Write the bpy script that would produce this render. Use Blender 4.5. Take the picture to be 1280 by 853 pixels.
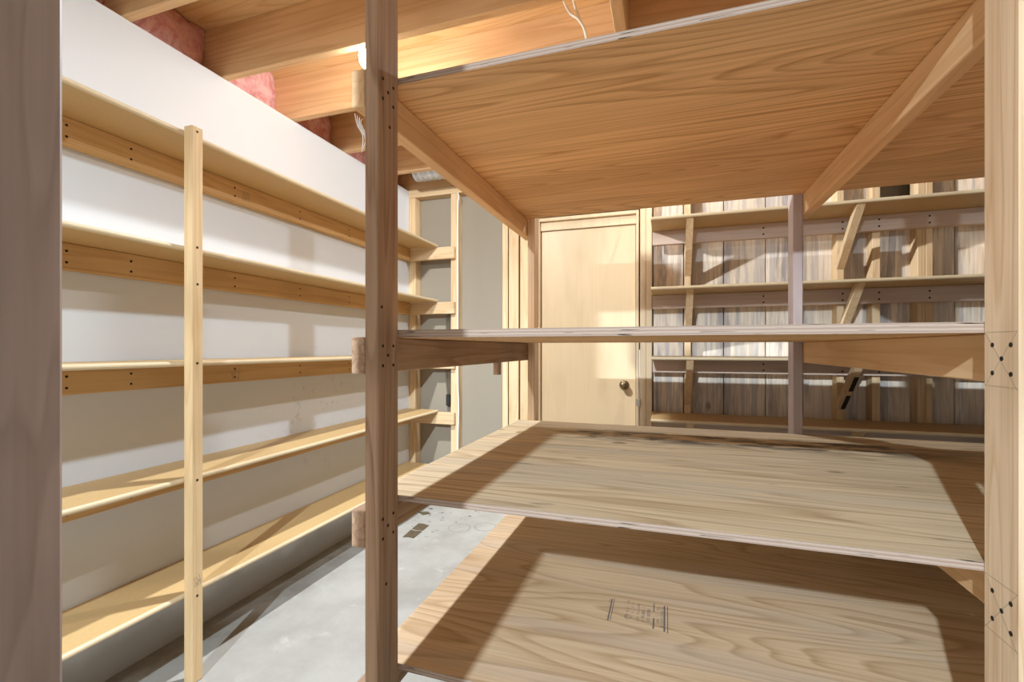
import bpy, bmesh, math, random
from mathutils import Vector, noise as mnoise
random.seed(7)
for o in list(bpy.data.objects): bpy.data.objects.remove(o)
S = bpy.context.scene
COL = S.collection

# ------------------------------------------------------------------ camera
cd = bpy.data.cameras.new('camera'); cam = bpy.data.objects.new('camera', cd); COL.objects.link(cam)
cd.sensor_width = 36.0; cd.lens = 580.0 / 1280.0 * 36.0; cd.shift_y = 9.0 / 1280.0
cd.clip_start = 0.02
cam.location = (0, 0, 1.2); cam.rotation_euler = (math.radians(90), 0, math.radians(18.41))
S.camera = cam
# ------------------------------------------------------------------ world / exposure
w = bpy.data.worlds.new('world'); S.world = w; w.use_nodes = True
w.node_tree.nodes['Background'].inputs[0].default_value = (1, .97, .93, 1)
w.node_tree.nodes['Background'].inputs[1].default_value = 0.0
S.view_settings.view_transform = 'Standard'; S.view_settings.look = 'None'
S.view_settings.gamma = 1.0; S.view_settings.use_curve_mapping = False
S.view_settings.exposure = 0.0
# bulbs: position, radius, watts, colour, falloff smoothing (each sits in the lamp built around it further down)
LAMPS = [((-1.19, 1.68, 2.43), .05, 310, (.85, .93, 1.0), 10.0),
         ((-.50, -1.95, 2.475), .055, 190, (.71, .86, 1.0), 1.0),
         ((-.10, 2.88, 2.42), .05, 34, (.85, .93, 1.0), 1.6)]

# ------------------------------------------------------------------ materials
def NT(name):
    m = bpy.data.materials.new(name); m.use_nodes = True
    nt = m.node_tree; b = nt.nodes['Principled BSDF']
    b.inputs['Specular IOR Level'].default_value = .3
    return m, nt, b
class G:
    """small node helper"""
    def __init__(s, nt): s.nt = nt
    def n(s, t, **k):
        q = s.nt.nodes.new(t)
        for a, v in k.items(): setattr(q, a, v)
        return q
    def set(s, sock, v):
        if isinstance(v, bpy.types.NodeSocket): s.nt.links.new(v, sock)
        else: sock.default_value = v
    def math(s, op, a, b=0.0, c=0.0, clamp=False):
        q = s.n('ShaderNodeMath', operation=op, use_clamp=clamp)
        s.set(q.inputs[0], a); s.set(q.inputs[1], b); s.set(q.inputs[2], c); return q.outputs[0]
    def vmath(s, op, a, b):
        q = s.n('ShaderNodeVectorMath', operation=op); s.set(q.inputs[0], a); s.set(q.inputs[1], b); return q.outputs[0]
    def noise(s, vec, scale, detail=2.0, rough=.5, dist=0.0):
        q = s.n('ShaderNodeTexNoise'); s.set(q.inputs['Vector'], vec); q.inputs['Scale'].default_value = scale
        q.inputs['Detail'].default_value = detail; q.inputs['Roughness'].default_value = rough
        q.inputs['Distortion'].default_value = dist
        return q.outputs['Fac']
    def mix(s, f, a, b):
        q = s.n('ShaderNodeMix', data_type='RGBA'); s.set(q.inputs[0], f)
        for i, v in ((6, a), (7, b)):
            s.set(q.inputs[i], v if isinstance(v, bpy.types.NodeSocket) else (*v, 1))
        return q.outputs[2]
    def ramp(s, f, pts):
        q = s.n('ShaderNodeValToRGB'); s.set(q.inputs[0], f); e = q.color_ramp.elements
        e[0].position = pts[0][0]; e[0].color = (*[pts[0][1]]*3, 1); e[1].position = pts[-1][0]; e[1].color = (*[pts[-1][1]]*3, 1)
        for p, v in pts[1:-1]:
            x = e.new(p); x.color = (v, v, v, 1)
        return q.outputs[0]
    def smooth(s, v, a, b):
        q = s.n('ShaderNodeMapRange', interpolation_type='SMOOTHSTEP'); s.set(q.inputs[0], v)
        q.inputs[1].default_value = a; q.inputs[2].default_value = b; return q.outputs[0]
    def bump(s, b, h, strength=.2, dist=.002):
        q = s.n('ShaderNodeBump'); q.inputs['Strength'].default_value = strength; q.inputs['Distance'].default_value = dist
        s.set(q.inputs['Height'], h); s.nt.links.new(q.outputs[0], b.inputs['Normal'])
    def coord(s, seed=True, kind='Object'):
        c = s.n('ShaderNodeTexCoord').outputs[kind]
        if seed:
            r = s.n('ShaderNodeObjectInfo').outputs['Random']
            c = s.vmath('ADD', c, s.vmath('MULTIPLY', s.n('ShaderNodeCombineXYZ').outputs[0], (0, 0, 0)))
            q = s.n('ShaderNodeCombineXYZ'); 
            s.set(q.inputs[0], s.math('MULTIPLY', r, 37.0)); s.set(q.inputs[1], s.math('MULTIPLY', r, 91.0)); s.set(q.inputs[2], s.math('MULTIPLY', r, 53.0))
            c = s.vmath('ADD', c, q.outputs[0])
        return c

def wood(name, axis, c1, c2, scale=14., K=5., stretch=.08, contrast=.6, fibre=.25, knots=.0, grey=0., greycol=(.3, .27, .25), rough=.65, stain=None, tint=.0, streak=1.0):
    m, nt, b = NT(name); g = G(nt)
    p = g.coord()
    st = [1, 1, 1]; st['XYZ'.index(axis)] = stretch
    ps = g.vmath('MULTIPLY', p, tuple(st))
    n = g.noise(ps, scale, 1.5, .45, .15)
    fr = g.math('FRACT', g.math('MULTIPLY', n, K * 2.2))
    ring = g.ramp(fr, [(0, .05), (.55, .3), (.86, 1.0), (1.0, .05)])
    sf = [1, 1, 1]; sf['XYZ'.index(axis)] = .015
    fb = g.noise(g.vmath('MULTIPLY', p, tuple(sf)), 160., 2., .6)
    sm = [1, 1, 1]; sm['XYZ'.index(axis)] = .03
    f2 = g.noise(g.vmath('MULTIPLY', p, tuple(sm)), 45., 3., .65)
    fb = g.math('ADD', fb, g.math('MULTIPLY', g.math('SUBTRACT', f2, .5), streak))
    f = g.math('ADD', g.math('MULTIPLY', ring, contrast), g.math('MULTIPLY', g.math('SUBTRACT', fb, .45), fibre * 2.2), clamp=True)
    col = g.mix(f, c1, c2)
    bl = g.noise(g.vmath('MULTIPLY', p, tuple(.35 if i == 'XYZ'.index(axis) else 1 for i in range(3))), scale * .45, 2.)
    col = g.mix(g.math('MULTIPLY', g.smooth(bl, .45, .75), .35), col, tuple(x * .72 for x in c2))
    if tint:
        r = g.n('ShaderNodeObjectInfo').outputs['Random']
        col = g.mix(g.math('MULTIPLY', g.math('FRACT', g.math('MULTIPLY', r, 17.3)), tint), col, c2)
    if grey:
        gs = g.noise(g.vmath('MULTIPLY', p, tuple(.12 if i == 'XYZ'.index(axis) else 1 for i in range(3))), 9., 4., .6)
        col = g.mix(g.math('MULTIPLY', g.smooth(gs, .46, .66), grey), col, greycol)
    if knots:
        sk = [1, 1, 1]; sk['XYZ'.index(axis)] = .55
        v = g.n('ShaderNodeTexVoronoi'); g.set(v.inputs['Vector'], g.vmath('MULTIPLY', p, tuple(sk))); v.inputs['Scale'].default_value = 5.5
        rr = g.n('ShaderNodeSeparateColor'); g.set(rr.inputs[0], v.outputs['Color'])
        k1 = g.math('MULTIPLY', g.smooth(v.outputs['Distance'], .13, .05), g.math('LESS_THAN', rr.outputs[0], knots))
        col = g.mix(g.math('MULTIPLY', k1, .75), col, tuple(x * .28 for x in c2))
    if stain: col = stain(g, col)
    g.set(b.inputs['Base Color'], col); b.inputs['Roughness'].default_value = rough
    g.bump(b, f, .12, .0015)
    return m

def plain(name, c, rough=.6, metal=0., nscale=0., amt=.12, bump=0.):
    m, nt, b = NT(name); g = G(nt); b.inputs['Roughness'].default_value = rough; b.inputs['Metallic'].default_value = metal
    if nscale:
        n = g.noise(g.coord(), nscale, 4., .6)
        g.set(b.inputs['Base Color'], g.mix(g.math('MULTIPLY', g.smooth(n, .3, .7), amt), c, tuple(x * .35 for x in c)))
        if bump: g.bump(b, n, bump, .003)
    else: b.inputs['Base Color'].default_value = (*c, 1)
    return m

PINE, PINE2 = (.62, .44, .25), (.48, .28, .12)
M = {}
for a in 'XYZ':
    M['pine' + a] = wood('pine_' + a, a, (.72, .53, .32), (.54, .335, .155), 13., 3.6, .06, .6, .3, .14, tint=.25)
    M['fir' + a] = wood('fir_' + a, a, (.82, .56, .31), (.60, .33, .145), 12., 3.5, .05, .5, .25, .14, tint=.3)
    M['old' + a] = wood('old_' + a, a, (.52, .34, .215), (.27, .145, .08), 15., 3.6, .05, .65, .45, .3, grey=.35, greycol=(.24, .19, .165))
M['ledgerY'] = wood('ledger_pine', 'Y', (.68, .42, .18), (.48, .25, .085), 12., 3., .05, .5, .3, .3)
M['post_grey'] = wood('grey_post_wood', 'Z', (.50, .41, .385), (.39, .305, .28), 16., 3., .05, .4, .25, .05)
M['ledgerX'] = wood('ledger_far', 'X', (.62, .47, .37), (.48, .33, .235), 12., 3., .05, .4, .3, .2)
M['upright'] = wood('upright_pine', 'Z', (.70, .495, .27), (.53, .325, .14), 16., 3., .05, .5, .25, .1)
M['post_pale'] = wood('post_pale', 'Z', (.78, .58, .38), (.56, .34, .17), 15., 4.2, .045, .6, .4, .3)
M['firY'] = wood('rail_fir', 'Y', (.80, .53, .29), (.60, .34, .15), 12., 3., .05, .45, .3, .14, tint=.2)
M['near'] = wood('near_post_wood', 'Z', (.58, .45, .40), (.38, .275, .235), 26., 2.2, .10, .5, .3, 0, grey=.4, greycol=(.30, .25, .235))
M['jamb'] = wood('jamb_wood', 'Z', (.70, .54, .35), (.60, .42, .23), 20., 2., .04, .35, .15)
M['door'] = wood('door_veneer', 'Z', (.66, .50, .305), (.60, .425, .23), 12., 2.4, .05, .3, .12, rough=.45)
M['ply_under'] = wood('ply_underside', 'X', (.82, .53, .265), (.43, .20, .065), 4.0, 14., .085, .62, .42, 0, grey=.25, greycol=(.56, .34, .19), rough=.6)

def ply_stain(g, col):
    p = g.n('ShaderNodeTexCoord').outputs['Object']
    s = g.n('ShaderNodeSeparateXYZ'); g.set(s.inputs[0], p)
    # dark water marks along the rear edge
    n = g.noise(g.vmath('MULTIPLY', p, (.8, 2.6, 1)), 5., 5., .65)
    band = g.math('MULTIPLY', g.smooth(s.outputs[1], .20, .31), g.smooth(s.outputs[1], .52, .44))
    xr = g.math('MULTIPLY', g.smooth(s.outputs[0], -1.05, -.85), g.smooth(s.outputs[0], .7, .2))
    f = g.math('MULTIPLY', g.math('MULTIPLY', band, xr), g.smooth(n, .42, .57))
    col = g.mix(g.math('MULTIPLY', f, .88), col, (.06, .045, .035))
    n2 = g.noise(g.vmath('MULTIPLY', p, (.5, 3.5, 1)), 7., 3., .6)
    col = g.mix(g.math('MULTIPLY', g.smooth(n2, .66, .72), .65), col, (.10, .07, .05))
    return col
M['ply_low'] = wood('ply_top_weathered', 'X', (.80, .645, .425), (.43, .29, .15), 5., 9., .09, .6, .5, .16, grey=.45, greycol=(.56, .48, .38), stain=ply_stain)
M['ply_bot'] = wood('ply_top_bottom_shelf', 'X', (.74, .545, .345), (.44, .27, .135), 4.6, 9., .13, .65, .42, 0, grey=.3, greycol=(.55, .46, .40))

def ply_edge():
    m, nt, b = NT('ply_edge'); g = G(nt)
    p = g.n('ShaderNodeTexCoord').outputs['Object']
    s = g.n('ShaderNodeSeparateXYZ'); g.set(s.inputs[0], p)
    wv = g.noise(g.vmath('MULTIPLY', p, (4, 4, 1)), 6., 3.)
    z = g.math('ADD', g.math('MULTIPLY', s.outputs[2], 1 / .0076), g.math('MULTIPLY', wv, .25))
    l = g.ramp(g.math('FRACT', g.math('ADD', z, 50.)), [(0, .25), (.45, .3), (.5, 1), (.95, .9), (1, .25)])
    n = g.noise(g.vmath('MULTIPLY', p, (9, 9, 60)), 8., 4., .6)
    col = g.mix(l, (.30, .21, .155), (.50, .39, .31))
    col = g.mix(g.math('MULTIPLY', n, .4), col, (.40, .27, .2))
    v = g.noise(g.vmath('MULTIPLY', p, (3, 3, 90)), 5., 1.)
    col = g.mix(g.smooth(v, .70, .73), col, (.02, .015, .01))
    g.set(b.inputs['Base Color'], col); b.inputs['Roughness'].default_value = .8
    g.bump(b, l, .3, .001)
    return m
M['ply_edge'] = ply_edge()
M['partboard'] = plain('particle_board', (.56, .37, .165), .5, nscale=90., amt=.10)
M['partedge'] = plain('particle_board_bullnose', (.68, .54, .34), .45, nscale=60., amt=.06)

def bluestain():
    def st(g, col):
        p = g.coord()
        a = g.noise(g.vmath('MULTIPLY', p, (1, 1, .05)), 26., 4., .65, .2)
        col = g.mix(g.math('MULTIPLY', g.smooth(a, .50, .58), .5), col, (.36, .345, .37))
        c = g.noise(g.vmath('MULTIPLY', p, (1, 1, .09)), 8., 5., .7, .4)
        col = g.mix(g.math('MULTIPLY', g.smooth(c, .50, .60), .6), col, (.215, .20, .215))
        r = g.n('ShaderNodeObjectInfo').outputs['Random']
        return g.mix(g.math('MULTIPLY', g.math('FRACT', g.math('MULTIPLY', r, 9.7)), .22), col, (.45, .34, .22))
    return wood('blue_stained_pine', 'Z', (.86, .74, .60), (.62, .46, .31), 22., 3.4, .06, .5, .5, .12, stain=st)
M['boards'] = bluestain()

def drywall(name, c, scuff=False):
    m, nt, b = NT(name); g = G(nt)
    p = g.n('ShaderNodeTexCoord').outputs['Object']
    n = g.noise(p, 2.2, 3.)
    col = g.mix(g.math('MULTIPLY', n, .12), c, tuple(x * .8 for x in c))
    if scuff:
        s = g.n('ShaderNodeSeparateXYZ'); g.set(s.inputs[0], p)
        # smudged handling marks, low on the wall towards its far end (object origin is the world origin)
        dy = g.math('SUBTRACT', s.outputs[1], 2.2); dz = g.math('SUBTRACT', s.outputs[2], .85)
        d = g.math('SQRT', g.math('ADD', g.math('POWER', g.math('MULTIPLY', dy, 1.5), 2.), g.math('POWER', g.math('MULTIPLY', dz, 1.6), 2.)))
        q = g.noise(p, 13., 6., .75)
        f = g.math('MULTIPLY', g.smooth(d, .75, .1), g.smooth(q, .54, .72))
        col = g.mix(g.math('MULTIPLY', f, .55), col, (.16, .14, .12))
        # bare grey concrete band at the foot
        q2 = g.noise(p, 5., 4.)
        zb = g.math('ADD', s.outputs[2], g.math('MULTIPLY', q2, .16))
        col = g.mix(g.math('MULTIPLY', g.smooth(zb, .26, .16), .75), col, (.36, .33, .285))
    g.set(b.inputs['Base Color'], col); b.inputs['Roughness'].default_value = .75
    g.bump(b, g.noise(p, 160., 2.), .05, .001)
    return m
M['white'] = drywall('white_drywall', (.67, .668, .662), True)
M['grey_dw'] = drywall('grey_drywall_back', (.28, .235, .175))
M['sidewall'] = drywall('bare_block_wall', (.20, .18, .155))
M['plainwall'] = drywall('plain_drywall', (.55, .53, .49))

def concrete():
    m, nt, b = NT('concrete'); g = G(nt)
    p = g.n('ShaderNodeTexCoord').outputs['Object']
    a = g.noise(p, 1.6, 6., .62); c = g.noise(p, 9., 6., .7); d = g.noise(p, 60., 3., .6)
    col = g.mix(g.smooth(a, .35, .68), (.39, .37, .335), (.29, .27, .236))
    col = g.mix(g.math('MULTIPLY', g.smooth(c, .55, .75), .5), col, (.52, .51, .49))
    col = g.mix(g.math('MULTIPLY', g.smooth(d, .62, .74), .45), col, (.25, .23, .20))
    s = g.n('ShaderNodeSeparateXYZ'); g.set(s.inputs[0], p)
    for cx, cy, rr in ((-1.312, 2.83, .072), (-1.155, 2.9, .072)):       # rusty can rings
        q = g.math('SQRT', g.math('ADD', g.math('POWER', g.math('SUBTRACT', s.outputs[0], cx), 2.), g.math('POWER', g.math('SUBTRACT', s.outputs[1], cy), 2.)))
        q = g.math('ABSOLUTE', g.math('SUBTRACT', q, rr))
        col = g.mix(g.math('MULTIPLY', g.smooth(q, .006, .002), g.math('MULTIPLY', c, .9)), col, (.14, .12, .10))
    # black adhesive specks near the far end
    q = g.noise(p, 17., 3., .7)
    dist = g.math('SQRT', g.math('ADD', g.math('POWER', g.math('SUBTRACT', s.outputs[0], -1.5), 2.), g.math('POWER', g.math('SUBTRACT', s.outputs[1], 2.95), 2.)))
    col = g.mix(g.math('MULTIPLY', g.smooth(dist, .42, .15), g.smooth(q, .62, .66)), col, (.05, .045, .04))
    # patchy darker brown-grey along the shelving wall
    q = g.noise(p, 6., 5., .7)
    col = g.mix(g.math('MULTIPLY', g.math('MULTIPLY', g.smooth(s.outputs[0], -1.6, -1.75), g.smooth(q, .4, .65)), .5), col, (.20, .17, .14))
    g.set(b.inputs['Base Color'], col); b.inputs['Roughness'].default_value = .6
    g.bump(b, c, .12, .003)
    return m
M['concrete'] = concrete()
def pinkfluff():
    m, nt, b = NT('pink_fibreglass'); g = G(nt); p = g.coord()
    a = g.noise(p, 12., 6., .7, .8); c = g.noise(p, 60., 4., .7)
    col = g.mix(g.smooth(a, .32, .62), (.62, .24, .22), (.84, .50, .47))
    col = g.mix(g.math('MULTIPLY', g.smooth(c, .55, .75), .35), col, (.9, .66, .6))
    g.set(b.inputs['Base Color'], col); b.inputs['Roughness'].default_value = .95
    g.bump(b, g.math('ADD', a, g.math('MULTIPLY', c, .4)), .6, .015)
    return m
M['pink'] = pinkfluff()
M['hole'] = plain('nail_hole', (.02, .015, .012), .7)
M['ink'] = plain('stamp_ink', (.17, .14, .14), .8)
M['brass'] = plain('antique_brass', (.22, .16, .09), .3, .9)
M['steel'] = plain('steel', (.45, .40, .33), .4, .8)
M['white_plastic'] = plain('white_plastic', (.80, .77, .70), .4)
M['porcelain'] = plain('porcelain', (.30, .27, .24), .4)
M['black'] = plain('black_rubber', (.025, .024, .022), .5)
M['brown_wire'] = plain('brown_wire', (.13, .10, .07), .5)
M['lit_gap'] = plain('lit_gap_white', (.85, .85, .84), .5)
M['tile'] = plain('old_floor_tile', (.13, .095, .055), .7, nscale=40., amt=.5)
M['foil'] = plain('foil_duct', (.66, .66, .65), .35, .55, nscale=25., amt=.3, bump=.3)
M['wisp'] = plain('dust_string', (.75, .70, .62), .9)

# ------------------------------------------------------------------ builders
def link(o, parent=None):
    COL.objects.link(o)
    if parent is not None: o.parent = parent
    return o
def thing(name, label, cat, loc=(0, 0, 0), group=None):
    o = bpy.data.objects.new(name, None); COL.objects.link(o); o.location = loc; o.empty_display_size = .05
    o['label'] = label; o['category'] = cat
    if group: o['group'] = group
    return o
def tag(o, label, cat, group=None):
    o['label'] = label; o['category'] = cat
    if group: o['group'] = group
    return o
def ploc(parent):
    v = Vector((0, 0, 0))
    while parent is not None: v += parent.location; parent = parent.parent
    return v
def mesh_obj(name, bm, mats, parent=None, centre=None, smooth=False):
    """bm in world coordinates; origin is put at `centre`"""
    if centre is None:
        lo = Vector((min(v.co[i] for v in bm.verts) for i in range(3))); hi = Vector((max(v.co[i] for v in bm.verts) for i in range(3)))
        centre = (lo + hi) / 2
    c = Vector(centre)
    for v in bm.verts: v.co -= c
    bmesh.ops.recalc_face_normals(bm, faces=bm.faces)
    me = bpy.data.meshes.new(name); bm.to_mesh(me); bm.free()
    for m in (mats if isinstance(mats, (list, tuple)) else [mats]): me.materials.append(m)
    if smooth:
        for p in me.polygons: p.use_smooth = True
    o = bpy.data.objects.new(name, me); link(o, parent); o.location = c - ploc(parent)
    return o
def add_box(bm, x0, x1, y0, y1, z0, z1):
    vs = [bm.verts.new((x, y, z)) for x in (x0, x1) for y in (y0, y1) for z in (z0, z1)]
    for f in ((0, 1, 3, 2), (4, 6, 7, 5), (0, 4, 5, 1), (2, 3, 7, 6), (0, 2, 6, 4), (1, 5, 7, 3)): bm.faces.new([vs[i] for i in f])
    return vs
def box(name, parent, x0, x1, y0, y1, z0, z1, mat, bev=.0025):
    bm = bmesh.new(); add_box(bm, x0, x1, y0, y1, z0, z1)
    if bev: bmesh.ops.bevel(bm, geom=bm.edges[:], offset=bev, segments=1, affect='EDGES')
    return mesh_obj(name, bm, mat, parent)
def ply(name, parent, x0, x1, y0, y1, z0, z1, mface, notches=()):
    """plywood sheet: outline with corner/edge notches for posts, layered edge"""
    bm = bmesh.new()
    pts = [(x0, y0), (x1, y0), (x1, y1), (x0, y1)]
    b = [bm.verts.new((x, y, z0)) for x, y in pts]; t = [bm.verts.new((x, y, z1)) for x, y in pts]
    bm.faces.new(b[::-1]).material_index = 0; bm.faces.new(t).material_index = 0
    for i in range(4):
        j = (i + 1) % 4; f = bm.faces.new((b[i], b[j], t[j], t[i])); f.material_index = 1
    return mesh_obj(name, bm, [mface, M['ply_edge']], parent)
def prism(name, parent, prof, axis, a0, a1, mat, edge_faces=None, smooth=False):
    """profile of 2D points swept along an axis; prof order (u,v): X->(y,z) Y->(x,z) Z->(x,y)"""
    bm = bmesh.new()
    def P(u, v, a): return {'X': (a, u, v), 'Y': (u, a, v), 'Z': (u, v, a)}[axis]
    A = [bm.verts.new(P(u, v, a0)) for u, v in prof]; B = [bm.verts.new(P(u, v, a1)) for u, v in prof]
    bm.faces.new(A); bm.faces.new(B[::-1])
    n = len(prof)
    for i in range(n):
        j = (i + 1) % n; f = bm.faces.new((A[i], B[i], B[j], A[j]))
        if edge_faces and i in edge_faces: f.material_index = 1
    return mesh_obj(name, bm, mat, parent)
def shelf_y(parent, xw, xf, y0, y1, zb, t=.019):
    """bullnose shelf running along Y, wall at xw, rounded front at xf (xf > xw)"""
    r = t / 2; n = 7; prof = [(xw, zb), (xf - r, zb)]
    for i in range(1, n): a = -math.pi / 2 + math.pi * i / n; prof.append((xf - r + r * math.cos(a), zb + r + r * math.sin(a)))
    prof += [(xf - r, zb + t), (xw, zb + t)]
    return prism('shelf_board', parent, prof, 'Y', y0, y1, [M['partboard'], M['partedge']], set(range(1, 1 + n)))
def shelf_x(parent, yw, yf, x0, x1, zb, t=.019):
    r = t / 2; n = 7; prof = [(yw, zb), (yf + r, zb)]
    for i in range(1, n): a = -math.pi / 2 + math.pi * i / n; prof.append((yf + r - r * math.cos(a), zb + r + r * math.sin(a)))
    prof += [(yf + r, zb + t), (yw, zb + t)]
    return prism('shelf_board', parent, prof, 'X', x0, x1, [M['partboard'], M['partedge']], set(range(1, 1 + n)))
def dots(parent, pts, r=.004, name='nail_hole', mat=None):
    """small round nail / screw holes; pts = (x,y,z,normal axis)"""
    bm = bmesh.new()
    for x, y, z, ax in pts:
        s = -1 if ax[0] == '-' else 1; a = 'XYZ'.index(ax[-1])
        c = Vector((x, y, z)); u = Vector([0] * 3); u[(a + 1) % 3] = 1; v = Vector([0] * 3); v[(a + 2) % 3] = 1; nn = Vector([0] * 3); nn[a] = s
        ring = [[bm.verts.new(c + nn * h + (u * math.cos(k * math.pi / 4) + v * math.sin(k * math.pi / 4)) * r) for k in range(8)] for h in (-.004, .0007)]
        bm.faces.new(ring[1])
        for k in range(8): bm.faces.new((ring[0][k], ring[0][(k + 1) % 8], ring[1][(k + 1) % 8], ring[1][k]))
    o = mesh_obj(name, bm, mat or M['hole'], parent); o['kind'] = 'stuff'
    return o
def tube_bm(bm, pts, r, seg=8):
    pts = [Vector(p) for p in pts]; rings = []
    for i, p in enumerate(pts):
        t = (pts[min(i + 1, len(pts) - 1)] - pts[max(i - 1, 0)]).normalized()
        u = t.orthogonal().normalized() if not rings else (prev - t * prev.dot(t)).normalized()
        prev = u; v = t.cross(u)
        rings.append([bm.verts.new(p + (u * math.cos(2 * math.pi * k / seg) + v * math.sin(2 * math.pi * k / seg)) * r) for k in range(seg)])
    for a, b in zip(rings, rings[1:]):
        for k in range(seg): bm.faces.new((a[k], a[(k + 1) % seg], b[(k + 1) % seg], b[k]))
    bm.faces.new(rings[0][::-1]); bm.faces.new(rings[-1])
def spline(ctrl, n=8):
    c = [Vector(p) for p in ctrl]; c = [c[0]] + c + [c[-1]]; out = []
    for i in range(1, len(c) - 2):
        for k in range(n):
            t = k / n; a, b, d, e = c[i - 1], c[i], c[i + 1], c[i + 2]
            out.append(.5 * ((2 * b) + (d - a) * t + (2 * a - 5 * b + 4 * d - e) * t * t + (3 * b - a - 3 * d + e) * t ** 3))
    return out + [c[-2]]
def tube(name, parent, ctrl, r, mat, seg=8):
    bm = bmesh.new(); tube_bm(bm, spline(ctrl), r, seg); return mesh_obj(name, bm, mat, parent, smooth=True)
def lathe(name, parent, prof, origin, axis, mat, seg=24):
    """prof: (radius, height) along axis"""
    bm = bmesh.new(); ax = Vector(axis).normalized(); u = ax.orthogonal().normalized(); v = ax.cross(u); o = Vector(origin); rings = []
    for r, h in prof:
        if r < 1e-5: rings.append([bm.verts.new(o + ax * h)])
        else: rings.append([bm.verts.new(o + ax * h + (u * math.cos(2 * math.pi * k / seg) + v * math.sin(2 * math.pi * k / seg)) * r) for k in range(seg)])
    for a, b in zip(rings, rings[1:]):
        if len(a) == 1 and len(b) == 1: continue
        for k in range(seg):
            j = (k + 1) % seg
            if len(a) == 1: bm.faces.new((a[0], b[k], b[j]))
            elif len(b) == 1: bm.faces.new((a[k], b[0], a[j]))
            else: bm.faces.new((a[k], a[j], b[j], b[k]))
    return mesh_obj(name, bm, mat, parent, smooth=True)

# ================================================================== STRUCTURE
XW, YW, YB = -1.92, 3.2, 3.289          # left wall face, far stud faces, far boards' face
ZJ, ZS = 2.435, 2.67                     # joist underside, subfloor underside
XR, YBK = 1.73, -3.3
def struct(o): o['kind'] = 'structure'; return o
bm = bmesh.new(); add_box(bm, -2.2, 2.6, -3.5, 3.7, -.12, 0); floor = struct(mesh_obj('floor', bm, M['concrete'], centre=(0, 0, 0)))
bm = bmesh.new(); add_box(bm, -2.16, XW, YBK, 3.42, 0, 2.433); wl = struct(mesh_obj('wall_left', bm, M['white'], centre=(0, 0, 0)))
bm = bmesh.new(); add_box(bm, XR, XR + .1, YBK, 3.42, 0, 2.433); struct(mesh_obj('wall_right', bm, M['sidewall'], centre=(0, 0, 0)))
bm = bmesh.new(); add_box(bm, -2.16, XR + .1, YBK - .1, YBK, 0, 2.67); struct(mesh_obj('wall_back', bm, M['plainwall'], centre=(0, 0, 0)))
# --- ceiling: subfloor sheet with joists and blocking under it
ceil = struct(box('ceiling', None, -2.2, XR + .1, YBK - .1, 3.42, ZS, ZS + .02, wood('subfloor_ply', 'X', (.85, .58, .30), (.66, .37, .15), 5., 7., .15, .6, .3), bev=0))
JY = [1.588 - .4115 * k for k in range(1, 12)] + [1.588, 1.997, 2.433, 2.845, 3.205]
for y in JY: box('joist', ceil, -2.13, XR, y, y + .037, ZJ, ZS, M['firX'])
for x0, x1, y0, y1 in ((-.192, -.148, 1.625, 1.997), (.86, .90, 1.2135, 1.588), (1.2, 1.24, 2.034, 2.433)):
    box('blocking', ceil, x0, x1, y0, y1, ZJ, ZS - .001, M['pineY'])
box('rim_joist', ceil, -2.17, -2.132, YBK, 3.42, ZJ, ZS, M['firY'])
# --- far wall: stud framing with drywall / boards on its other side
wf = struct(box('wall_far', None, -2.13, XR, 3.40, 3.42, 0, ZJ - .002, M['grey_dw'], bev=0))
box('drywall_panel', wf, XW, -.855, YB, YB + .0125, 0, ZJ - .04, M['grey_dw'], bev=0)
box('top_plate', wf, XW, XR, YW, YB, ZJ - .058, ZJ - .002, M['pineX'])
box('bottom_plate', wf, XW, -.9, YW, YB, .001, .039, M['pineX'])
box('bottom_plate', wf, -.17, XR, YW, YB, .001, .039, M['pineX'])
zt = ZJ - .059
for x0, x1 in ((XW, -1.862), (-1.556, -1.502), (-1.14, -1.098), (-1.09, -1.016), (-1.004, -.93), (-.928, -.89), (.112, .150), (.953, .990), (1.127, 1.167), (1.342, 1.378), (1.379, 1.412), (1.69, XR)):
    box('stud', wf, x0, x1, YW + random.uniform(0, .003), YB - .001, .04, zt, M['pineZ'])
for x0, x1 in ((-.167, -.130), (-.129, -.091)):
    box('stud', wf, x0, x1, YW, YB - .001, .04, zt, M['jamb'])
JX = [-.086, .108, .352, .595, .80, .973, 1.158, 1.387, 1.552, XR]
for a, b_ in zip(JX, JX[1:]):
    d = random.uniform(0, .004)
    box('board', wf, a + .0025, b_ - .0025, YB + d, YB + .019 + d, .04, 1.985 if abs(a - 1.158) < .01 else zt, M['boards'], bev=.002)
# wide cabinet-grey patch seen through the gap over the short board
# --- door
dr = struct(thing('door_1', 'flat birch veneer door', 'door', (-.53, YW, 0)))
del dr['category']; del dr['label']
box('door_panel', dr, -.851, -.196, 3.226, 3.261, .012, 2.032, M['door'], .002)
box('side_jamb', dr, -.889, -.855, 3.186, YB, 0, 2.12, M['jamb'], .002)
box('side_jamb', dr, -.200 + .008, -.174, 3.186, YB, 0, 2.12, M['jamb'], .002)
box('head_jamb', dr, -.855, -.192, 3.186, YB, 2.097, 2.12, M['jamb'], .002)
box('head_stop', dr, -.855, -.192, 3.212, 3.262, 2.036, 2.0965, M['jamb'], .002)
box('header', dr, -.889, -.172, YW + .002, YB, 2.16, 2.30, M['pineX'])
box('lit_gap_strip', dr, -.1735, -.1675, 3.205, 3.25, .04, 1.19, M['lit_gap'], 0)  # white strip stands in for the lit wall seen through the gap
box('strike_plate', dr, -.1935, -.1665, 3.1845, 3.204, .815, .865, M['steel'], .001)
kn = lathe('knob', dr, [(.0, .062), (.012, .0615), (.022, .056), (.026, .046), (.024, .036), (.014, .028), (.010, .02), (.010, .008)], (-.272, 3.226, .95), (0, -1, 0), M['brass'])
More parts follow.
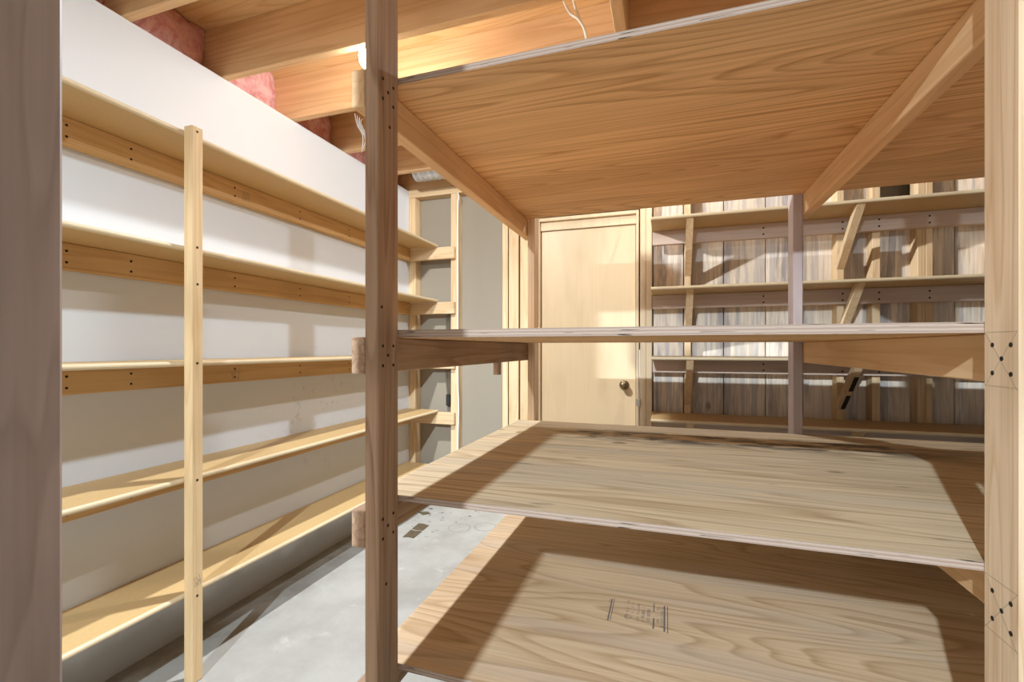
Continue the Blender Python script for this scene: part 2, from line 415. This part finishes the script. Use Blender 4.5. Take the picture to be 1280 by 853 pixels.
lathe('rosette', kn, [(.010, .014), (.028, .012), (.032, .006), (.033, 0), (0, 0)], (-.272, 3.226, .95), (0, -1, 0), M['brass'])

# ================================================================== LEFT WALL SHELVING
ls = thing('wall_shelving', 'long beige bullnose shelving of five boards fixed along the white wall', 'shelving', (-1.78, 1.3, 0))
ZL = [1.966, 1.55, 1.134, .714, .298]
Y0 = -.75
for z in ZL:
    shelf_y(ls, XW + .001, -1.641, Y0, 3.160, z)
    box('ledger', ls, XW + .001, XW + .039, Y0, 3.160, z - .0895, z - .0005, M['ledgerY'])
    box('end_cleat', ls, XW + .001, -1.512, 3.161, YW - .001, z - .0895, z - .0005, M['pineX'])
for yp in (1.206, -.42):
    box('upright', ls, -1.6405, -1.6, yp, yp + .041, .001, 1.996, M['upright'], .002)
nl = []
for z in ZL:
    nl.append((-1.6, 1.225, z + .012, 'X'))
    for y in (.99, 1.185, 1.62, 2.02, 2.43, 2.84):
        nl += [(XW + .039, y, z - .028, 'X'), (XW + .039, y, z - .066, 'X')]
nl.append((-1.6, 1.226, 1.43, 'X'))
dots(ls, nl, .0045)

# worn ink grade stamps on the upright and two ledgers
def stamp_x(x, y, z, w, h, seed):
    bm = bmesh.new(); rs = random.Random(seed)
    for r_ in range(3):
        yy = y
        while yy < y + w:
            d = rs.uniform(.002, .005); zz = z + r_ * h / 3
            if rs.random() < .75:
                for (a0, a1, b0, b1) in ((0, d, 0, .0012), (0, .001, 0, h / 4)) if rs.random() < .5 else ((0, d, h / 4, h / 4 + .0012), (d * .6, d * .6 + .001, 0, h / 4)):
                    bm.faces.new([bm.verts.new((x + .0004, yy + u, zz + v)) for u, v in ((a0, b0), (a1, b0), (a1, b1), (a0, b1))])
            yy += d + .0015
    o = mesh_obj('grade_stamp', bm, M['ink'], ls); o['kind'] = 'stuff'
stamp_x(-1.6, 1.212, .345, .026, .04, 1)
stamp_x(XW + .039, 1.60, 1.134 - .075, .045, .05, 2); stamp_x(XW + .039, 1.66, 1.966 - .075, .035, .05, 4)

# ================================================================== FAR WALL SHELVING
fs = thing('wall_shelving', 'shelving with slanted braces fixed to the blue-stained board wall beside the door', 'shelving', (.9, 3.05, 0))
ZF = [1.96, 1.545, 1.131, .761]
for i, z in enumerate(ZF):
    shelf_x(fs, YW - .0005, 2.868, -.088, XR - .002, z)
    box('ledger', fs, -.086, XR - .002, YW - .039, YW - .001, z - .0885, z - .0005, M['ledgerX'])
    for x in (.111, .951):
        # slanted 2x2 brace from the shelf's front down to the stud face
        prof = [(2.885, z - .0008), (2.937, z - .0008), (YW - .001, z - .238), (YW - .001, z - .295)]
        br = prism('brace', fs, prof, 'X', x + .001, x + .039, M['pineZ'])
        if i == 2 and x > .5:                                   # black strap pieces nailed to one brace
            for t0, t1 in ((.30, .58), (.68, .97)):
                pt = lambda t, o: (2.885 + .314 * t - .684 * o, z - .0008 - .294 * t - .73 * o)
                prism('strap', br, [pt(t0, -.0002), pt(t1, -.0002), pt(t1, .004), pt(t0, .004)], 'X', x + .018, x + .039, M['black'])
nf = []
for z in ZF[:3]:
    for x in (.13, .56, .97, 1.147, 1.38):
        nf += [(x, YW - .039, z - .028, '-Y'), (x, YW - .039, z - .066, '-Y')]
dots(fs, nf, .0055)

# ================================================================== CENTRAL RACK
XL_, XM, XE = -.654, .531, 1.622        # inner faces of left, middle, right posts
rk = thing('storage_rack', 'freestanding lumber rack with four wide plywood shelves on two-by-four posts', 'storage rack', (.48, 1.68, 0))
YF0, YF1, YR0, YR1 = .951, 1.040, 2.338, 2.427
ZP = [1.878, 1.2275, .806, .3725]        # sheet undersides
TP = [.017, .0195, .016, .0165]
PX = [(-.692, XL_), (XM, .569), (1.622, 1.66)]
for i, (a, b_) in enumerate(PX):
    box('front_post', rk, a, b_, YF0, YF1, .001, ZJ + .0 if i != 1 else ZJ, M['oldZ'] if i == 0 else M['post_pale'], .003)
    box('rear_post', rk, a, b_, YR0, YR1, .001, ZJ - .3 if i else ZJ - .3, M['post_grey'] if i else M['post_pale'], .003)
box('front_post', rk, .6085, .6465, YF0, YF1, .001, ZJ, M['post_pale'], .003)   # added second post outside the rails, blocks stray light from the shelves
RX = [(-.7305, -.6925), (.5695, .6075), (1.6605, 1.6985)]
for j, z in enumerate(ZP):
    for i, (a, b_) in enumerate(RX):
        box('side_rail', rk, a, b_, YF0, YR1, z - .0905, z - .0005, M['oldY'] if (i == 0 and j) else M['firY'], .0025)
    mt = [M['ply_under'], M['ply_under'], M['ply_low'], M['ply_bot']][j]
    ply('plywood_shelf', rk, -.738, 1.702, YF1 + .0005, YR0 - .0005, z, z + TP[j], mt)
box('block', rk, -.7305, -.700, 1.93, 1.95, 1.137 - .055, 1.1365, M['oldZ'], .001)
nr = []
for z in ZP:
    for dx, dz in ((.02, .022), (.065, .022), (.042, .045), (.02, .07), (.065, .07)):
        nr += [(XL_, YF0 + dx, z - dz, 'X'), (XM, YF0 + dx, z - dz, '-X')]
for y, z in ((.966, 1.30), (1.0, 1.75), (.985, .62)): nr.append((XL_, y, z, 'X'))
dots(rk, nr, .0042)
# pencil cross marks on the middle front post
bm = bmesh.new()
for z in ZP[1:3]:
    for s in (1, -1):
        a = Vector((XM - .0004, YF0 + .005, z - .047 - .047 * s)); b_ = Vector((XM - .0004, YF1 - .005, z - .047 + .047 * s))
        tube_bm(bm, [a, b_], .0003, 4)
    for zz in (z, z - .092): tube_bm(bm, [Vector((XM - .0004, YF0 + .003, zz)), Vector((XM - .0002, YF1 - .003, zz))], .0003, 4)
M['pencil'] = plain('pencil', (.36, .27, .19), .8)
pm = mesh_obj('pencil_marks', bm, M['pencil'], rk); pm['kind'] = 'stuff'
# grade stamp printed on the bottom sheet (worn: rules and illegible rows of type)
bm = bmesh.new(); zb = ZP[3] + TP[3]
def flat(x0, x1, y0, y1, sk=0.0):
    vs = [bm.verts.new((x + sk * (y - 1.46), y, zb + .0004)) for x, y in ((x0, y0), (x1, y0), (x1, y1), (x0, y1))]; bm.faces.new(vs)
flat(-.168, -.164, 1.400, 1.525); flat(-.160, -.158, 1.405, 1.53)
flat(-.0385, -.034, 1.40, 1.455); flat(-.0385, -.0355, 1.49, 1.54)
flat(-.008, -.0035, 1.395, 1.535); flat(.002, .0045, 1.39, 1.535)
rs = random.Random(3)
for xx, h, y0, y1 in ((-.118, .007, 1.43, 1.53), (-.105, .008, 1.46, 1.53), (-.085, .006, 1.42, 1.52), (-.072, .009, 1.425, 1.51), (-.056, .009, 1.43, 1.50), (-.028, .008, 1.43, 1.52), (-.017, .008, 1.41, 1.525), (-.175, .008, 1.50, 1.53), (-.175, .008, 1.40, 1.43)):
    y = y0
    while y < y1:
        d = rs.uniform(.003, .007)
        if rs.random() < .8:
            k = rs.randrange(3)
            flat(xx, xx + h, y, y + .0012)
            if k: flat(xx + (h - .0014 if k == 1 else 0), xx + (h if k == 1 else .0014), y, y + d * .8)
            if k == 2: flat(xx, xx + h, y + d * .7, y + d * .7 + .0012)
        y += d + .0015
for k in range(12):       # small round mark
    a = k * math.pi / 6; flat(-.112 + .010 * math.cos(a), -.110 + .010 * math.cos(a), 1.437 + .012 * math.sin(a), 1.441 + .012 * math.sin(a))
st = mesh_obj('grade_stamp', bm, M['ink'], rk); st['kind'] = 'stuff'; st['label'] = 'faded black ink grade stamp on the bottom sheet'

# ================================================================== NEAR POST
npst = box('lumber_post', None, -.660, -.476, .203, .249, .001, ZJ - .001, M['near'], .003)
tag(npst, 'greyish weathered upright post standing alone in front of the white-wall shelving', 'post')

# ================================================================== LAMPS
LL = ['bare white ceiling bulb in a dark holder between joists above the shelving aisle', 'bare ceiling bulb over the aisle in front of the lumber rack', 'bare ceiling bulb behind the lumber rack near the door']
for i, (p, r, e, c, sm) in enumerate(LAMPS):
    x, y, z = p
    t = thing('ceiling_light', LL[i], 'light', (x, y, ZS), 'bare bulbs on the joist ceiling')
    m = bpy.data.materials.new('bulb_glow.%d' % i); m.use_nodes = True; nt = m.node_tree; nt.nodes.clear(); g = G(nt)
    em = g.n('ShaderNodeEmission'); em.inputs[0].default_value = (1, .98, .94, 1); em.inputs[1].default_value = 32.0
    tr = g.n('ShaderNodeBsdfTransparent'); ad = g.n('ShaderNodeAddShader'); out = g.n('ShaderNodeOutputMaterial')
    nt.links.new(em.outputs[0], ad.inputs[0]); nt.links.new(tr.outputs[0], ad.inputs[1]); nt.links.new(ad.outputs[0], out.inputs[0])
    ld = bpy.data.lights.new('bulb_light', 'POINT'); ld.energy = e; ld.color = c; ld.shadow_soft_size = r * .55; ld.use_nodes = True
    fo = ld.node_tree.nodes.new('ShaderNodeLightFalloff'); fo.inputs[0].default_value = 1.0; fo.inputs['Smooth'].default_value = sm
    ld.node_tree.links.new(fo.outputs['Linear'], ld.node_tree.nodes['Emission'].inputs[1])
    lo = bpy.data.objects.new('bulb_light', ld); link(lo, t); lo.location = Vector(p) - t.location
    prof = [(r * math.sin(math.pi * k / 10), -r * math.cos(math.pi * k / 10)) for k in range(9)] + [(.016, r * 1.15), (.014, r * 1.35)]
    lathe('bulb', t, prof, p, (0, 0, 1), m, 16)
    lathe('lamp_holder', t, [(.018, r * .95), (.024, r * 1.0), (.05, r * 1.1), (.055, r * 1.25), (.052, r * 1.6), (.05, r * 2.0), (0, r * 2.0)], p, (0, 0, 1), M['porcelain'])
    box('junction_box', t, x - .05, x + .05, y - .048, y + .048, z + r * 2.0, ZS - .0005, M['steel'], .004)

# ================================================================== INSULATION
edges = sorted(JY); bays = [(a + .037, b_) for a, b_ in zip(edges, edges[1:])]
INS = [(.99, 'pink fibreglass batt two joist bays from the bulb bay, towards the grey post'),
       (1.40, 'pink fibreglass batt one joist from the bulb bay, on the grey post side'),
       (1.81, 'pink fibreglass batt in the joist bay that holds the bare bulb'),
       (2.23, 'pink fibreglass batt one joist from the bulb bay, on the far wall side'),
       (2.66, 'pink fibreglass batt one joist from the silver duct, on the bulb side'),
       (3.04, 'pink fibreglass batt at the wall end of the bay with the silver duct')]
for k, (a, b_) in enumerate(bays):
    if b_ < 1.0 or b_ - a < .2: continue
    bm = bmesh.new(); nu, nv = 14, 11; rows = []
    for i in range(nu + 1):
        row = []
        for j in range(nv + 1):
            u, v = i / nu, j / nv; y = a + .001 + (b_ - a - .002) * u; z = ZJ + .002 + (ZS - ZJ - .004) * v
            bul = (math.sin(math.pi * u) ** .6) * (.4 + .6 * math.sin(math.pi * min(1, v * .9 + .1)) ** .6)
            x = -2.03 + .055 * bul + .03 * mnoise.fractal(Vector((y * 7, z * 7, k * 3.1)), 1., 2., 4)
            row.append(bm.verts.new((x, y, z)))
        rows.append(row)
    back = [[bm.verts.new((-2.128, r_[j].co.y, r_[j].co.z)) for j in (0, nv)] for r_ in rows]
    for i in range(nu):
        for j in range(nv): bm.faces.new((rows[i][j], rows[i + 1][j], rows[i + 1][j + 1], rows[i][j + 1]))
        bm.faces.new((rows[i][0], back[i][0], back[i + 1][0], rows[i + 1][0])); bm.faces.new((rows[i][nv], rows[i + 1][nv], back[i + 1][1], back[i][1]))
        bm.faces.new((back[i][0], back[i][1], back[i + 1][1], back[i + 1][0]))
    o = mesh_obj('insulation_batt', bm, M['pink'], smooth=True)
    tag(o, INS[min(range(len(INS)), key=lambda q: abs(INS[q][0] - (a + b_) / 2))][1], 'insulation', 'pink batts between the joists')

# ================================================================== DUCT, CABLES, WIRES
prof = []
L = 2.2; n = 110
for i in range(n + 1): prof.append((.072 + (.004 if i % 2 else -.002), L * i / n))
dt = lathe('air_duct', None, [(0, 0)] + prof + [(0, L)], (-1.73, 2.985, 2.487), (1, 0, 0), M['foil'], 24)
for p in dt.data.polygons: p.use_smooth = False
tag(dt, 'ribbed silver flexible air duct running between the joists near the far wall', 'duct')
c = tube('electrical_cable', None, [(-1.494, 3.195, 2.372), (-1.485, 3.19, 2.33), (-1.4955, 3.195, 2.24), (-1.4955, 3.195, 1.6), (-1.4955, 3.195, 1.0), (-1.490, 3.195, .75), (-1.4955, 3.195, .45), (-1.4955, 3.195, .06)], .0055, M['white_plastic'])
tag(c, 'white cable stapled down the side of a bare stud in the far wall', 'cable')
c = tube('electrical_cable', None, [(-.43, 1.66, 2.664), (-.415, 1.80, 2.657), (-.385, 1.90, 2.60), (-.34, 1.90, 2.55), (-.31, 1.90, 2.47), (-.31, 1.90, 2.3), (-.38, 1.92, 2.0), (-.44, 1.95, 1.902)], .006, M['white_plastic'])
tag(c, 'white cable looping from the joist bay onto the top plywood sheet, thicker droop', 'cable')
c = tube('electrical_cable', None, [(-.372, 1.915, 2.668), (-.360, 1.915, 2.62), (-.338, 1.915, 2.56), (-.318, 1.915, 2.50), (-.290, 1.92, 2.3), (-.25, 1.94, 2.0), (-.22, 1.95, 1.902)], .005, M['white_plastic'])
tag(c, 'white cable hanging straight from the subfloor onto the top plywood sheet', 'cable')
wb = thing('wire_bundle', 'dark hanging wires with a black plug against grey drywall beside the end cleats', 'wires', (-1.60, 3.25, .8))
for i, (dx, z0, z1) in enumerate(((0, 1.46, .83), (.014, 1.46, .83), (-.014, 1.45, .85))):
    tube('wire', wb, [(-1.60 + dx, 3.245, z0), (-1.60 + dx * 1.5, 3.25, 1.2), (-1.59 + dx * (2 if i else -2), 3.245, 1.03), (-1.605 + dx, 3.25, .95), (-1.60 + dx * .6, 3.25, z1)], .004, M['brown_wire'], 6)
box('plug', wb, -1.617, -1.583, 3.236, 3.264, .755, .845, M['black'], .006)
t = thing('dust_string', 'frayed dusty string dangling from the top rail by the bare bulb', 'string', (-.74, .97, 1.78))
for k in range(4):
    tube('strand', t, [(-.738, .975 + .01 * k, 1.786), (-.742 + .004 * k, .99, 1.765), (-.733 + .005 * k, 1.0 + .004 * k, 1.74 - .006 * k), (-.735 + .004 * k, 1.0, 1.70 + .01 * k)], .0008, M['wisp'], 5)
# ================================================================== LOOSE TILE PIECES ON THE FLOOR
def frag(pts, label):
    bm = bmesh.new(); A = [bm.verts.new((x, y, .0005)) for x, y in pts]; B = [bm.verts.new((x, y, .004)) for x, y in pts]
    bm.faces.new(A[::-1]); bm.faces.new(B)
    for i in range(len(pts)): j = (i + 1) % len(pts); bm.faces.new((A[i], A[j], B[j], B[i]))
    tag(mesh_obj('tile_fragment', bm, M['tile']), label, 'tile piece', 'old tile pieces on the floor')
frag([(-1.605, 2.805), (-1.57, 2.81), (-1.522, 2.794), (-1.517, 2.705), (-1.56, 2.70), (-1.60, 2.71)], 'larger brown tile remnant stuck to the concrete between rack and shelving')
frag([(-1.598, 2.69), (-1.56, 2.685), (-1.515, 2.69), (-1.512, 2.579), (-1.55, 2.585), (-1.586, 2.572)], 'darker brown tile remnant with a straight edge beside the larger one')
frag([(-1.72, 3.0), (-1.66, 3.03), (-1.62, 3.0), (-1.66, 2.96)], 'thin brown tile sliver by the end of the lowest shelf')
